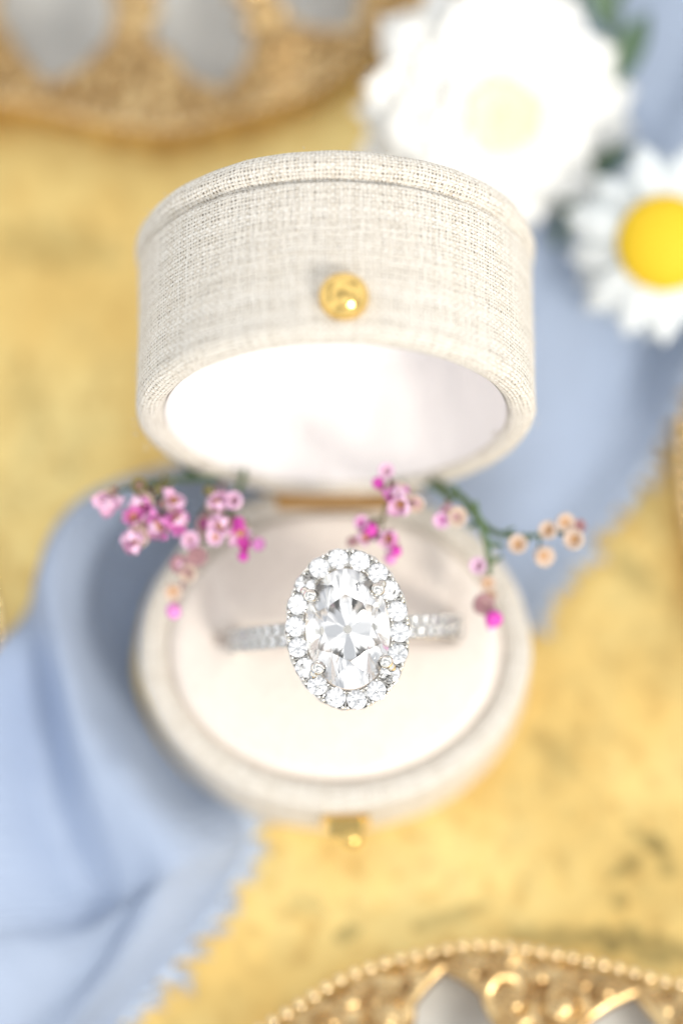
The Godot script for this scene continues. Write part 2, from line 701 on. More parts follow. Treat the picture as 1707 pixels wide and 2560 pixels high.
func nearest(line: PackedVector3Array, p: Vector3) -> int:
	var best := 0
	for k in line.size():
		if line[k].distance_squared_to(p) < line[best].distance_squared_to(p):
			best = k
	return best


func opening_width(off: float) -> float:
	var q := (off - 0.10) / 1.32
	if q <= 0.0 or q >= 1.0:
		return 0.0
	return 0.66 * pow(q, 0.75) * sqrt(1.0 - q) * 2.2


# ---------------------------------------------------------------- the ring box
func lid_frame() -> Transform3D:
	var hinge := Vector3(0, -0.10, -RZ + 0.13)
	return Transform3D(Basis(Vector3.RIGHT, deg_to_rad(-OPEN)), hinge) * Transform3D(Basis.IDENTITY, Vector3(0.005, 0, LZ))


func build_box() -> void:
	var t := thing("ring_box", Vector3(0, TRAY, 0), "oval ring box of cream linen standing open, holding the ring", "ring box")
	var I := Transform3D.IDENTITY
	var c := Vector3(0, -0.5, 0)
	# base: a cloth wall with a rolled rim
	var pr := [Vector2(-0.12, TRAY + 0.005), Vector2(-0.03, TRAY + 0.02), Vector2(0.0, TRAY + 0.06)]
	for k in 7:
		pr.append(Vector2(0.0, lerpf(TRAY + 0.1, -0.16, k / 6.0)))
	pr.append_array(arc_profile(Vector2(-0.12, -0.12), 0.12, 0, 90, 5))
	pr.append_array(arc_profile(Vector2(-0.15, -0.10), 0.10, 90, 172, 5))
	pr.append_array([Vector2(-0.25, -0.2), Vector2(-0.25, -0.4)])
	var b := mb()
	oval(b, pr, RX, RZ, I, 128, 0.008)
	put("base", b, M.linen, t)
	b = mb()
	var rows := []
	# cushion: two pads pressed together along the slot that holds the ring
	var grain := FastNoiseLite.new()
	grain.seed = 8
	grain.frequency = 1.4
	grain.fractal_octaves = 3
	for r in 61:
		var row := PackedVector3Array()
		for s in 145:
			var a := TAU * s / 144.0
			var q := r / 60.0
			var x := (RX - 0.246) * q * cos(a)
			var z := (RZ - 0.246) * q * sin(a)
			row.append(Vector3(x, cushion_height(x, z) + 0.012 * grain.get_noise_2d(x, z), z))
		rows.append(row)
	sheet(b, rows, true, null, Vector3(0, -99, 0))
	put("cushion", b, M.velvet, t)
	# clasp plate with its catch on the front of the base
	b = mb()
	box(b, Transform3D(Basis.IDENTITY, Vector3(0.09, -0.44, RZ + 0.02)), Vector3(0.40, 0.40, 0.04), 0.015)
	var clasp := put("clasp_plate", b, M.gold, t)
	b = mb()
	box(b, Transform3D(Basis.IDENTITY, Vector3(0.09, -0.26, RZ + 0.11)), Vector3(0.30, 0.08, 0.18), 0.02)
	ball(b, Vector3(0.14, -0.30, RZ + 0.19), Vector3(0.09, 0.09, 0.09), 10, 16)
	put("catch", b, M.gold, clasp)
	# hinge behind
	b = mb()
	for k in 5:
		var x := -0.36 + k * 0.18
		tube(b, PackedVector3Array([Vector3(x - 0.080, -0.02, -RZ - 0.02), Vector3(x + 0.080, -0.02, -RZ - 0.02)]), func(_u): return 0.055, 12)
	put("hinge", b, M.brass, t)
	b = mb()
	box(b, Transform3D(Basis.IDENTITY, Vector3(0, 0.012, -RZ + 0.11)), Vector3(1.0, 0.02, 0.26), 0.004)
	put("hinge_leaf", b, M.brass, t)
	# lid
	var L := lid_frame()
	var lc := L * Vector3(0, 0.8, 0)
	pr = [Vector2(-0.235, 0.30), Vector2(-0.232, 0.14)]
	pr.append_array(arc_profile(Vector2(-0.135, 0.10), 0.10, 180, 262, 5))
	pr.append_array(arc_profile(Vector2(-0.11, 0.11), 0.11, 272, 360, 6))
	for k in 9:
		pr.append(Vector2(0.002 * k / 8.0 - 0.006 * sin(PI * k / 8.0), lerpf(0.18, 1.34, k / 8.0)))
	pr.append_array([Vector2(-0.012, 1.375), Vector2(-0.05, 1.395)])
	b = mb()
	oval(b, pr, LX, LZ, L, 144, 0.006)
	var lid := put("lid", b, M.linen, t)
	# padded cap: a thick rolled disc at the closed end
	pr = [Vector2(-0.06, 1.392)]
	pr.append_array(arc_profile(Vector2(-0.125, 1.545), 0.152, -72, 90, 10))
	pr.append_array([Vector2(-0.3, 1.715), Vector2(-0.7, 1.75), Vector2(-1.1, 1.765), Vector2(-LZ + 0.02, 1.77), Vector2(-LX, 1.77)])
	b = mb()
	oval(b, pr, LX, LZ, L, 144, 0.012)
	put("lid_cap", b, M.linen, lid)
	# lining, softly gathered
	pr = [Vector2(-0.236, 0.06), Vector2(-0.245, 0.2), Vector2(-0.25, 0.7), Vector2(-0.28, 1.1), Vector2(-0.36, 1.22), Vector2(-0.6, 1.25), Vector2(-1.0, 1.24), Vector2(-LX, 1.23)]
	b = mb()
	oval(b, pr, LX, LZ, L, 144, 0.0, null, true, func(a, p): return 0.018 * sin(a * 23.0 + 2.0 * sin(a * 3.0)) * clampf((p.y - 0.1) * 2.0, 0, 1))
	put("lining", b, M.lining, lid)
	# gold stud on the front of the lid
	b = mb()
	var at := L * Vector3(0.065, 0.315, LZ)
	ball(b, at + L.basis.z * 0.03, Vector3(0.198, 0.198, 0.165), 20, 32, L.basis)
	put("stud", b, M.gold, lid)
	# stray fibres of the cloth
	b = mb()
	rng.seed = 91
	for k in 260:
		var a := rng.randf() * TAU
		var y: float = [0.02, 1.4, 1.62, 0.5, 0.9][k % 5] + rng.randf_range(-0.06, 0.06)
		var p := Vector3((LX + 0.004) * cos(a), y, (LZ + 0.004) * sin(a))
		var d := Vector3(cos(a) + rng.randf_range(-1, 1), rng.randf_range(-1, 1), sin(a) + rng.randf_range(-1, 1)).normalized() * rng.randf_range(0.02, 0.06)
		var e := Vector3(rng.randf_range(-1, 1), rng.randf_range(-1, 1), rng.randf_range(-1, 1)) * 0.012
		tube(b, PackedVector3Array([L * p, L * (p + d * 0.5 + e), L * (p + d)]), func(u): return 0.0022 * (1.0 - 0.6 * u), 4, false, false)
	var fz := put("loose_fibres", b, M.linen_thread, lid)
	fz.set_meta("kind", "stuff")


func cushion_height(x: float, z: float) -> float:
	var q := sqrt(pow(x / (RX - 0.246), 2) + pow(z / (RZ - 0.246), 2))
	var h := 0.12 * (1.0 - q * q) + 0.03
	h -= 0.11 * pow(clampf((q - 0.91) / 0.09, 0, 1), 2.4)
	# slot
	var near := exp(-pow((z + 0.06) / 0.06, 2)) * (1.0 - smoothstep(0.97, 1.06, absf(x)))
	h -= 0.12 * near
	h -= 0.03 * exp(-pow((z + 0.06) / 0.22, 2)) * (1.0 - smoothstep(0.8, 1.25, absf(x)))
	# puckers running back from the slot's ends
	for e in [[-0.98, 0.1, -0.35], [0.86, 0.1, 0.45]]:
		var along := -0.06 - z
		if along > 0.0:
			var d: float = x - (e[0] + along * e[2] * 0.5)
			h -= 0.04 * exp(-pow(d / 0.09, 2)) * smoothstep(0.0, 0.15, along) * (1.0 - smoothstep(0.35, 0.8, along))
	return h


# ---------------------------------------------------------------- the ring
func brilliant(fine: bool, keel := 0.0) -> ArrayMesh:
	# girdle radius 1, scaled by whoever uses it
	var b := mb()
	var crown := 0.30
	var table := 0.56
	var deep := -0.86
	var g := 0.022
	var per := 4 if fine else 2         # girdle points per 22.5 or 45 degrees
	var c := Vector3(0, -0.1, 0)
	var pt := func(a: float, r: float, y: float) -> Vector3: return Vector3(cos(a) * r, y, sin(a) * r)
	var top := []
	for k in 8:
		var a := TAU * k / 8
		var an := TAU * (k + 1) / 8
		var am := a + TAU / 16
		var T: Vector3 = pt.call(a, table, crown)
		var T2: Vector3 = pt.call(an, table, crown)
		var rs := 0.80
		var hs := g + (crown - g) * (1.0 - rs * cos(PI / 8)) / (1.0 - table)
		var S: Vector3 = pt.call(am, rs, hs)
		var S0: Vector3 = pt.call(am - TAU / 8, rs, hs)
		var G: Vector3 = pt.call(a, 1, g)
		var rl := 0.26
		var yl := -g + (deep + g) * (1.0 - rl * cos(PI / 8))
		var P: Vector3 = pt.call(am, rl, yl)
		var P0: Vector3 = pt.call(am - TAU / 8, rl, yl)
		top.append(T)
		facet(b, [T, T2, S], c)
		facet(b, [T, S0, G, S], c)
		var foot := Vector3(0, deep, keel * (0.0 if k % 4 == 0 else (1.0 if k < 4 else -1.0)))
		facet(b, [foot, P0, pt.call(a, 1, -g)], c)
		facet(b, [foot, P, pt.call(a, 1, -g)], c)
		if keel > 0.0 and k % 4 == 0:
			var e := keel * (1.0 if k == 0 else -1.0)
			facet(b, [foot, P, Vector3(0, deep, e)], c)
			facet(b, [foot, P0, Vector3(0, deep, -e)], c)
		for half in 2:
			var from := a + half * TAU / 16
			for j in per:
				var a0 := from + TAU / 16 * j / per
				var a1 := from + TAU / 16 * (j + 1) / per
				facet(b, [S, pt.call(a0, 1, g), pt.call(a1, 1, g)], c)
				facet(b, [P, pt.call(a0, 1, -g), pt.call(a1, 1, -g)], c)
				facet(b, [pt.call(a0, 1, g), pt.call(a1, 1, g), pt.call(a1, 1, -g), pt.call(a0, 1, -g)], c)
	facet(b, top, c)
	return bake(b)


func build_ring() -> void:
	var t := thing("diamond_ring", Vector3(0.085, -0.1, -0.15), "white gold ring with oval diamond, halo of small diamonds and two-row pave band", "ring")
	var F := Transform3D(Basis(Vector3.UP, deg_to_rad(4.0)) * Basis(Vector3.RIGHT, deg_to_rad(11.0)), Vector3(0.085, 0.12, -0.05))
	# band: swept round the finger, flat-sided, with a shallow channel for the stones
	var b := mb()
	var rows := []
	var sec := [[-0.0945, 0.835], [-0.1026, 0.90], [-0.1017, 0.948], [-0.0963, 0.956], [-0.0909, 0.950], [-0.0891, 0.905], [0.0000, 0.900], [0.0891, 0.905], [0.0909, 0.950], [0.0963, 0.956], [0.1017, 0.948], [0.1026, 0.90], [0.0945, 0.835], [0.0000, 0.825], [-0.0945, 0.835]]
	for s in 121:
		var a := TAU * s / 120
		var row := PackedVector3Array()
		for q in sec:
			row.append(F * Vector3(q[1] * cos(a), q[1] * sin(a), q[0]))
		rows.append(row)
	sheet(b, rows, true, null, null, false)
	put("band", b, M.white_gold, t)
	b = mb()
	rows = []
	for s in 121:
		var a := TAU * s / 120
		var row := PackedVector3Array()
		for q in [[-0.089, 0.928], [-0.05, 0.922], [0.0, 0.932], [0.05, 0.922], [0.089, 0.928]]:
			row.append(F * Vector3(q[1] * cos(a), q[1] * sin(a), q[0]))
		rows.append(row)
	sheet(b, rows, false)
	put("band_gap_shade", b, M.gap_shade, t)  # added dark strip above the channel bottom, painted shade for the pave gaps
	var small := brilliant(false)
	var fine := brilliant(true)
	# pave stones in two staggered rows, and their grains
	var grains := mb()
	for side in [-1, 1]:
		for row in 2:
			for k in 11:
				var deg := 30.0 + k * 6.3 + row * 3.1
				var a := deg_to_rad(90.0 - side * deg)
				var d := Vector3(cos(a), sin(a), 0)
				var z := -0.046 if row == 0 else 0.046
				var basis := Basis(Vector3(0, 0, 1).cross(d).normalized() * -1.0, d, Vector3(0, 0, 1))
				shared("pave_stone", small, M.diamond, t, F * Transform3D(basis.scaled(Vector3.ONE * 0.046), d * 0.968 + Vector3(0, 0, z)))
				var a2 := deg_to_rad(90.0 - side * (deg + 3.15))
				var d2 := Vector3(cos(a2), sin(a2), 0)
				for zz in [z - 0.040, z + 0.040]:
					ball(grains, F * (d2 * 0.962 + Vector3(0, 0, zz)), Vector3.ONE * 0.014, 5, 7)
	var gr := put("band_grains", grains, M.white_gold, t)
	gr.set_meta("kind", "stuff")
	# head: an oval plate that carries the halo, on a basket
	var Y := 1.20
	b = mb()
	var pr := [Vector2(-0.080, Y - 0.02), Vector2(-0.076, Y - 0.004), Vector2(-0.070, Y - 0.012), Vector2(-0.066, Y - 0.085), Vector2(0.066, Y - 0.085), Vector2(0.074, Y - 0.012), Vector2(0.080, Y - 0.002), Vector2(0.086, Y - 0.012), Vector2(0.086, Y - 0.09), Vector2(0.06, Y - 0.12), Vector2(-0.06, Y - 0.12), Vector2(-0.080, Y - 0.09), Vector2(-0.080, Y - 0.02)]
	oval(b, pr, 0.415, 0.567, F, 108, 0.0, null, false, func(a, p): return 0.007 * cos(a * 18.0) * (1.0 if p.x > 0.07 else 0.0))
	var plate := put("halo_plate", b, M.white_gold, t)
	b = mb()
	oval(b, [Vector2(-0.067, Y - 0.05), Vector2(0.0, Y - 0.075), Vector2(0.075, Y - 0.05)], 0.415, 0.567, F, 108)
	put("halo_gap_shade", b, M.gap_shade, plate)  # same darkened strip under the halo, shade of its gaps in the colour
	b = mb()
	for q in [[0.30, 0.43, Y - 0.16, 0.022], [0.20, 0.28, Y - 0.34, 0.03]]:
		var path := PackedVector3Array()
		for s in 49:
			var a := TAU * s / 48
			path.append(F * Vector3(q[0] * cos(a), q[2], q[1] * sin(a)))
		var rad: float = q[3]
		tube(b, path, func(_u): return rad, 8, true)
	put("basket", b, M.white_gold, t)
	# main stone
	shared("oval_diamond", fine, M.diamond, t, F * Transform3D(Basis(Vector3.UP, deg_to_rad(1.0)).scaled(Vector3(0.338, 0.45, 0.484)), Vector3(0, Y + 0.085, 0)))
	# halo stones, evenly spaced along the oval
	var pts := []
	var arc := [0.0]
	for s in 721:
		var a := TAU * s / 720 + 0.09
		pts.append(Vector3(0.418 * cos(a), 0, 0.570 * sin(a)))
		if s > 0:
			arc.append(arc[s - 1] + pts[s].distance_to(pts[s - 1]))
	var claws := mb()
	for k in 18:
		for half in 2:
			var want: float = arc[720] * (k + half * 0.5) / 18.0
			var s := 0
			while s < 719 and arc[s] < want:
				s += 1
			var p: Vector3 = pts[s]
			var dir: Vector3 = (pts[s + 1] - pts[maxi(s - 1, 0)]).normalized()
			var away := Vector3(dir.z, 0, -dir.x)
			if away.dot(p) < 0:
				away = -away
			if half == 0:
				rng.seed = 400 + k
				var tip := Basis(dir, deg_to_rad(rng.randf_range(-5, 9))) * Basis(away, deg_to_rad(rng.randf_range(-6, 6))) * Basis(Vector3.UP, rng.randf() * TAU)
				shared("halo_diamond", small, M.diamond, t, F * Transform3D(tip.scaled(Vector3(0.083, 0.086, 0.083)), p + Vector3(0, Y + 0.006, 0)))
			else:
				tube(claws, PackedVector3Array([F * (p - away * 0.07 + Vector3(0, Y - 0.022, 0)), F * (p + away * 0.075 + Vector3(0, Y - 0.022, 0))]), func(_u): return 0.013, 6)
				for e in [-0.062, 0.062]:
					for w in [-0.021, 0.021]:
						ball(claws, F * (p + away * e + dir * w + Vector3(0, Y + 0.008, 0)), Vector3(0.019, 0.022, 0.019), 6, 8)
	var cl := put("halo_grains", claws, M.white_gold, plate)
	cl.set_meta("kind", "stuff")
	# four claws with rounded tips over the oval stone
	for q in [[-0.285, -0.285], [0.262, -0.30], [-0.262, 0.305], [0.288, 0.29]]:
		b = mb()
		var foot := F * Vector3(q[0] * 0.55, Y - 0.42, q[1] * 0.55)
		var knee := F * Vector3(q[0] * 1.12, Y + 0.0, q[1] * 1.12)
		var tip := F * Vector3(q[0] * 1.03, Y + 0.11, q[1] * 1.03)
		tube(b, smooth([foot, knee, tip], 6), func(_u): return 0.040, 10)
		ball(b, tip + F.basis * Vector3(-q[0] * 0.05, 0.022, -q[1] * 0.05), Vector3(0.062, 0.056, 0.058), 14, 20, F.basis)
		put("claw", b, M.white_gold, t)


# ---------------------------------------------------------------- ribbon
func drape(b: Dictionary, control: Array, steps_r: int, steps_c: int, rough: float, seed_: int) -> Array:
	var g := FastNoiseLite.new()
	g.seed = seed_
	g.frequency = 0.9
	g.fractal_octaves = 3
	var across := []
	for row in control:
		var pts := []
		for p in row:
			pts.append(Vector3(p[0], p[1], p[2]))
		across.append(smooth(pts, steps_c))
	var cols: int = across[0].size()
	var rows := []
	for c in cols:
		var pts := []
		for r in across.size():
			pts.append(across[r][c])
		var line := smooth(pts, steps_r)
		for r in line.size():
			if rows.size() <= r:
				var fresh := PackedVector3Array()
				rows.append(fresh)
			var p := line[r]
			rows[r].append(p + Vector3(0, maxf(rough * g.get_noise_2d(p.x, p.z), TRAY + 0.012 - p.y), 0))
	for r in rows.size():
		for c in rows[r].size():
			if rows[r][c].y < TRAY + 0.012:
				rows[r][c].y = TRAY + 0.012
	sheet(b, rows, false, null, Vector3(0, -40, 0))
	return rows


func fray(b: Dictionary, edge: PackedVector3Array, inward: PackedVector3Array, gap: float, length: float) -> void:
	# threads pulled from the cloth, clumped into tufts
	var run := 0.0
	for k in edge.size() - 1:
		run += edge[k].distance_to(edge[k + 1])
		while run > gap:
			run -= gap * rng.randf_range(0.25, 1.9)
			var out := (edge[k] - inward[k])
			out.y *= 0.3
			out = out.normalized()
			var along := (edge[k + 1] - edge[k]).normalized()
			var root := edge[k].lerp(edge[k + 1], rng.randf())
			var tip := root + (out + along * rng.randf_range(-0.7, 0.9) + Vector3(0, rng.randf_range(0.0, 0.25), 0)).normalized() * length * rng.randf_range(0.25, 1.15)
			for j in 20:
				var p := root + along * rng.randf_range(-0.6, 0.6) * gap
				var q := tip + Vector3(rng.randf_range(-1, 1), rng.randf_range(-0.4, 0.6), rng.randf_range(-1, 1)) * length * 0.38
				q.y = maxf(q.y, TRAY + 0.015)
				tube(b, PackedVector3Array([p - out * 0.03, p.lerp(q, 0.5) + out * 0.015, q]), func(u): return 0.007 * (1.0 - 0.6 * u), 4, false, false)


func build_ribbon() -> void:
	var t := thing("silk_ribbon", Vector3(-1.5, TRAY, 0.5), "dusty blue silk ribbon with frayed edges, laid round and under the ring box", "ribbon")
	rng.seed = 55
	var left := [
		[[-0.5, -1.08, -1.45], [-0.6, -1.0, -1.6], [-0.7, -0.9, -1.75], [-0.8, -0.9, -1.85], [-0.9, -1.0, -1.95], [-1.0, -1.08, -2.05]],
		[[-1.45, -1.08, -0.9], [-1.6, -1.05, -1.05], [-1.8, -0.9, -1.22], [-2.0, -0.42, -1.36], [-2.14, -0.55, -1.45], [-2.2, -1.06, -1.5]],
		[[-1.72, -1.08, -0.2], [-1.88, -1.06, -0.32], [-2.10, -0.88, -0.48], [-2.36, -0.20, -0.62], [-2.54, -0.36, -0.68], [-2.58, -1.02, -0.68]],
		[[-1.64, -1.08, 0.35], [-1.74, -1.0, 0.32], [-1.97, -0.62, 0.38], [-2.24, -0.20, 0.36], [-2.50, -0.86, 0.30], [-2.95, -0.34, 0.16]],
		[[-1.32, -1.08, 0.86], [-1.45, -0.95, 0.92], [-1.72, -0.42, 1.02], [-2.02, -0.42, 1.15], [-2.42, -1.0, 1.25], [-3.05, -0.25, 1.2]],
		[[-0.76, -1.06, 1.30], [-0.92, -0.86, 1.5], [-1.36, -0.48, 1.7], [-1.72, -0.72, 1.88], [-2.16, -0.98, 2.05], [-3.1, -0.25, 2.2]],
		[[-0.84, -1.06, 1.76], [-1.1, -0.9, 1.87], [-1.5, -0.62, 2.03], [-1.85, -0.82, 2.17], [-2.25, -0.74, 2.37], [-3.2, -0.25, 2.55]],
		[[-1.24, -1.06, 2.38], [-1.5, -0.92, 2.42], [-1.8, -0.76, 2.52], [-2.1, -0.88, 2.62], [-2.5, -0.66, 2.77], [-3.3, -0.22, 2.92]],
		[[-1.78, -1.06, 3.0], [-2.0, -0.92, 3.02], [-2.2, -0.80, 3.08], [-2.5, -0.80, 3.14], [-2.8, -0.6, 3.22], [-3.4, -0.2, 3.32]],
		[[-2.3, -0.95, 3.6], [-2.5, -0.85, 3.62], [-2.7, -0.7, 3.66], [-2.9, -0.6, 3.7], [-3.1, -0.4, 3.75], [-3.5, -0.15, 3.8]]]
	var b := mb()
	var rows := drape(b, left, 12, 10, 0.05, 301)
	var a := put("ribbon_length", b, M.silk, t)
	b = mb()
	var e := PackedVector3Array()
	var i := PackedVector3Array()
	for r in range(54, rows.size()):
		e.append(rows[r][0])
		i.append(rows[r][4])
	fray(b, e, i, 0.09, 0.22)
	var f := put("frayed_edge", b, M.silk_thread, a)
	f.set_meta("kind", "stuff")
	var right := [
		[[0.3, -1.08, -1.9], [0.8, -1.07, -1.5], [1.1, -1.07, -1.1], [1.45, -1.06, -0.6], [1.64, -1.05, -0.28]],
		[[0.9, -1.0, -2.6], [1.2, -0.9, -2.1], [1.5, -0.92, -1.6], [1.75, -1.0, -1.12], [1.95, -0.92, -0.78]],
		[[1.1, -0.8, -3.8], [1.55, -0.7, -3.2], [2.0, -0.8, -2.6], [2.38, -1.0, -2.1], [2.66, -0.84, -1.73]],
		[[1.2, -0.7, -5.0], [1.8, -0.6, -4.3], [2.35, -0.72, -3.6], [2.78, -0.95, -3.0], [3.08, -0.5, -2.6]],
		[[1.7, -0.8, -6.0], [2.2, -0.7, -5.4], [2.75, -0.7, -4.8], [3.2, -0.7, -4.2], [3.6, -0.3, -3.6]],
		[[2.3, -0.35, -7.0], [2.8, -0.3, -6.6], [3.2, -0.3, -6.1], [3.7, -0.25, -5.6], [4.2, -0.2, -5.0]]]
	b = mb()
	rows = drape(b, right, 14, 10, 0.04, 302)
	a = put("ribbon_length", b, M.silk, t)
	b = mb()
	e = PackedVector3Array()
	i = PackedVector3Array()
	for r in range(2, rows.size()):
		e.append(rows[r][rows[r].size() - 1])
		i.append(rows[r][rows[r].size() - 5])
	fray(b, e, i, 0.09, 0.16)
	f = put("frayed_edge", b, M.silk_thread, a)
	f.set_meta("kind", "stuff")


# ---------------------------------------------------------------- flowers
# a petal from the origin along +z, its face up; lift bends its tip up, cup lifts its sides
func petal(length: float, width: float, cup: float, bend: float, blunt := 0.6, seed_ := 0) -> ArrayMesh:
	var g := FastNoiseLite.new()
	g.seed = seed_
	g.frequency = 2.0
	var rows := []
	for r in 13:
		var q := r / 12.0
		var w := width * 0.5 * pow(sin(PI * pow(clampf(q * 0.965 + 0.03, 0, 1), blunt)), 0.62)
		var row := PackedVector3Array()
		for c in 9:
			var u := c / 4.0 - 1.0
			var ang := bend * q
			var z := length * (sin(ang) / bend if absf(bend) > 0.01 else q)
			var y := length * ((1.0 - cos(ang)) / bend if absf(bend) > 0.01 else 0.0)
			row.append(Vector3(w * u, y + cup * width * u * u * (0.4 + q) + 0.05 * width * g.get_noise_2d(u * 2.0, q * 3.0), z - 0.05 * length * absf(u) * q))
		rows.append(row)
	var b := mb()
	sheet(b, rows, false, null, Vector3(0, -50, 0))
	return bake(b)


func facing(n: Vector3) -> Basis:
	var y := n.normalized()
	var x := y.cross(Vector3(0, 0, -1)).normalized() * -1.0
	return Basis(x, y, x.cross(y))


func build_bloom() -> void:
	var at := Vector3(1.41, -0.15, -4.78)
	var t := thing("white_flower", Vector3(1.42, TRAY, -4.62), "large full white flower with pale yellow heart behind the lid", "flower")
	var F := Transform3D(facing(Vector3(0.18, 0.92, 0.38)), at)
	rng.seed = 7
	var layers := [[17, 1.08, 0.72, -0.06, 0.04, -0.30], [16, 1.0, 0.70, -0.02, 0.08, -0.15], [14, 0.86, 0.62, 0.02, 0.13, -0.05], [12, 0.68, 0.52, 0.06, 0.20, 0.0], [10, 0.50, 0.42, 0.09, 0.30, 0.05], [8, 0.32, 0.30, 0.11, 0.45, 0.1]]
	for k in layers.size():
		var l: Array = layers[k]
		var kinds := []
		for v in 3:
			kinds.append(petal(l[1] * 1.12 * (0.94 + 0.06 * v), l[2], 0.05, l[5], 1.35, 100 + k * 3 + v))
		for j in int(l[0]):
			var a: float = TAU * (j + 0.5 * (k % 2)) / l[0] + rng.randf_range(-0.06, 0.06)
			var grow := 1.0
			if k == 0:      # the outer petals hang longest towards the tray's middle
				grow = 1.0 + 0.22 * maxf(0.0, cos(a - 0.2))
			var turn := Basis(Vector3.UP, a) * Basis(Vector3.RIGHT, -(l[4] + rng.randf_range(-0.08, 0.08)))
			shared("petal", kinds[j % 3], M.heart if k == 5 else M.petal, t, F * Transform3D(turn.scaled(Vector3(1, 1, 1) * grow), Vector3(0, l[3], 0) + turn.z * 0.06))
	var b := mb()
	for k in 40:
		var a := k * 2.39996
		var r := 0.022 * sqrt(k)
		ball(b, F * Vector3(r * cos(a), 0.20 - r * 0.4, r * sin(a)), Vector3.ONE * 0.026, 6, 8)
	put("heart", b, M.heart, t)
	b = mb()
	ball(b, F * Vector3(0, -0.10, 0), Vector3(0.26, 0.2, 0.26), 8, 14, F.basis)
	put("calyx", b, M.leaf, t)
	b = mb()
	tube(b, smooth([F * Vector3(0, -0.2, 0), Vector3(1.5, -0.4, -4.9), Vector3(1.75, -0.62, -5.4), Vector3(2.1, -0.60, -6.1)], 8), func(_u): return 0.075, 10)
	put("stem", b, M.stem, t)


func build_daisy() -> void:
	var at := Vector3(2.82, 0.18, -3.48)
	var t := thing("daisy", Vector3(2.78, TRAY, -3.32), "daisy with round yellow centre and white petals at tray's edge", "flower")
	var F := Transform3D(facing(Vector3(-0.10, 0.95, 0.30)), at)
	rng.seed = 17
	var kinds := []
	for v in 4:
		kinds.append(petal(0.64 + 0.03 * v, 0.27, -0.10, -0.5 - 0.1 * v, 1.0, 200 + v))
	for layer in 2:
		for j in 13:
			var a := TAU * (j + 0.5 * layer) / 13.0 + rng.randf_range(-0.07, 0.07)
			var turn := Basis(Vector3.UP, a) * Basis(Vector3.RIGHT, 0.05 + 0.16 * layer + rng.randf_range(-0.1, 0.14))
			shared("petal", kinds[rng.randi() % 4], M.daisy, t, F * Transform3D(turn, Vector3(0, 0.03 - 0.05 * layer, 0) + turn.z * 0.27))
	var b := mb()
	ball(b, F.origin + F.basis.y * 0.02, Vector3(0.40, 0.21, 0.40), 14, 28, F.basis)
	for k in 260:
		var q := sqrt((k + 0.5) / 260.0)
		var a := k * 2.39996
		var e := q * PI * 0.5
		var n := Vector3(sin(e) * cos(a), cos(e), sin(e) * sin(a))
		ball(b, F * Vector3(n.x * 0.402, 0.02 + n.y * 0.215, n.z * 0.402), Vector3.ONE * 0.021, 4, 6)
	put("yellow_centre", b, M.yolk, t)
	b = mb()
	ball(b, F * Vector3(0, -0.08, 0), Vector3(0.2, 0.12, 0.2), 8, 14, F.basis)
	put("calyx", b, M.leaf, t)
	b = mb()
	tube(b, smooth([F * Vector3(0, -0.12, 0), Vector3(2.95, -0.1, -3.7), Vector3(3.3, -0.25, -4.6), Vector3(3.4, -0.28, -5.7)], 8), func(_u): return 0.05, 8)
	put("stem", b, M.stem, t)


func build_leaves() -> void:
	var t := thing("leafy_stem", Vector3(2.3, TRAY, -5.2), "dark green leafy stem lying beside the large white flower", "plant stem")
	var b := mb()
	var path := smooth([Vector3(1.95, -0.62, -3.75), Vector3(2.15, -0.45, -4.5), Vector3(2.42, -0.35, -5.2), Vector3(2.5, -0.3, -6.3)], 8)
	tube(b, path, func(_u): return 0.045, 8)
	put("stem", b, M.stem, t)
	var leaf := petal(0.8, 0.26, 0.12, 0.35, 1.0, 77)
	for q in [[6, 1.9, 0.8], [12, -1.7, 0.75], [15, 2.6, 1.0], [19, -2.7, 0.9], [22, 2.2, 0.8], [2, 2.9, 0.5]]:
		var turn := Basis(Vector3.UP, q[1]) * Basis(Vector3.RIGHT, -0.35)
		shared("leaf", leaf, M.leaf, t, Transform3D(turn.scaled(Vector3.ONE * q[2]), path[q[0]]))
	b = mb()
	ball(b, Vector3(2.66, -0.1, -6.1), Vector3(0.11, 0.13, 0.11), 8, 12)
	put("bud", b, M.heart, t)


var floret := {}

func floret_shapes() -> void:
	floret.leaf = petal(0.17, 0.05, 0.2, 0.3, 1.0, 9)
	floret.petal = [petal(0.075, 0.070, 0.3, 0.6, 0.9, 5), petal(0.07, 0.06, -0.3, 0.9, 0.7, 6), petal(0.08, 0.075, 0.5, 0.3, 1.0, 7)]
	var b := mb()
	ball(b, Vector3.ZERO, Vector3(0.022, 0.018, 0.022), 6, 8)
	floret.centre = bake(b)
	b = mb()
	ball(b, Vector3(0, 0.03, 0), Vector3(0.040, 0.048, 0.040), 8, 10)
	floret.bud = bake(b)
	# a little open cup with a thick lip
	b = mb()
	var pr := [Vector2(0.0, -0.05), Vector2(0.03, -0.035), Vector2(0.05, 0.0), Vector2(0.060, 0.035), Vector2(0.056, 0.052), Vector2(0.044, 0.050), Vector2(0.030, 0.02), Vector2(0.0, 0.01)]
	oval(b, pr, 0.0, 0.0, Transform3D.IDENTITY, 12)
	floret.cup = bake(b)


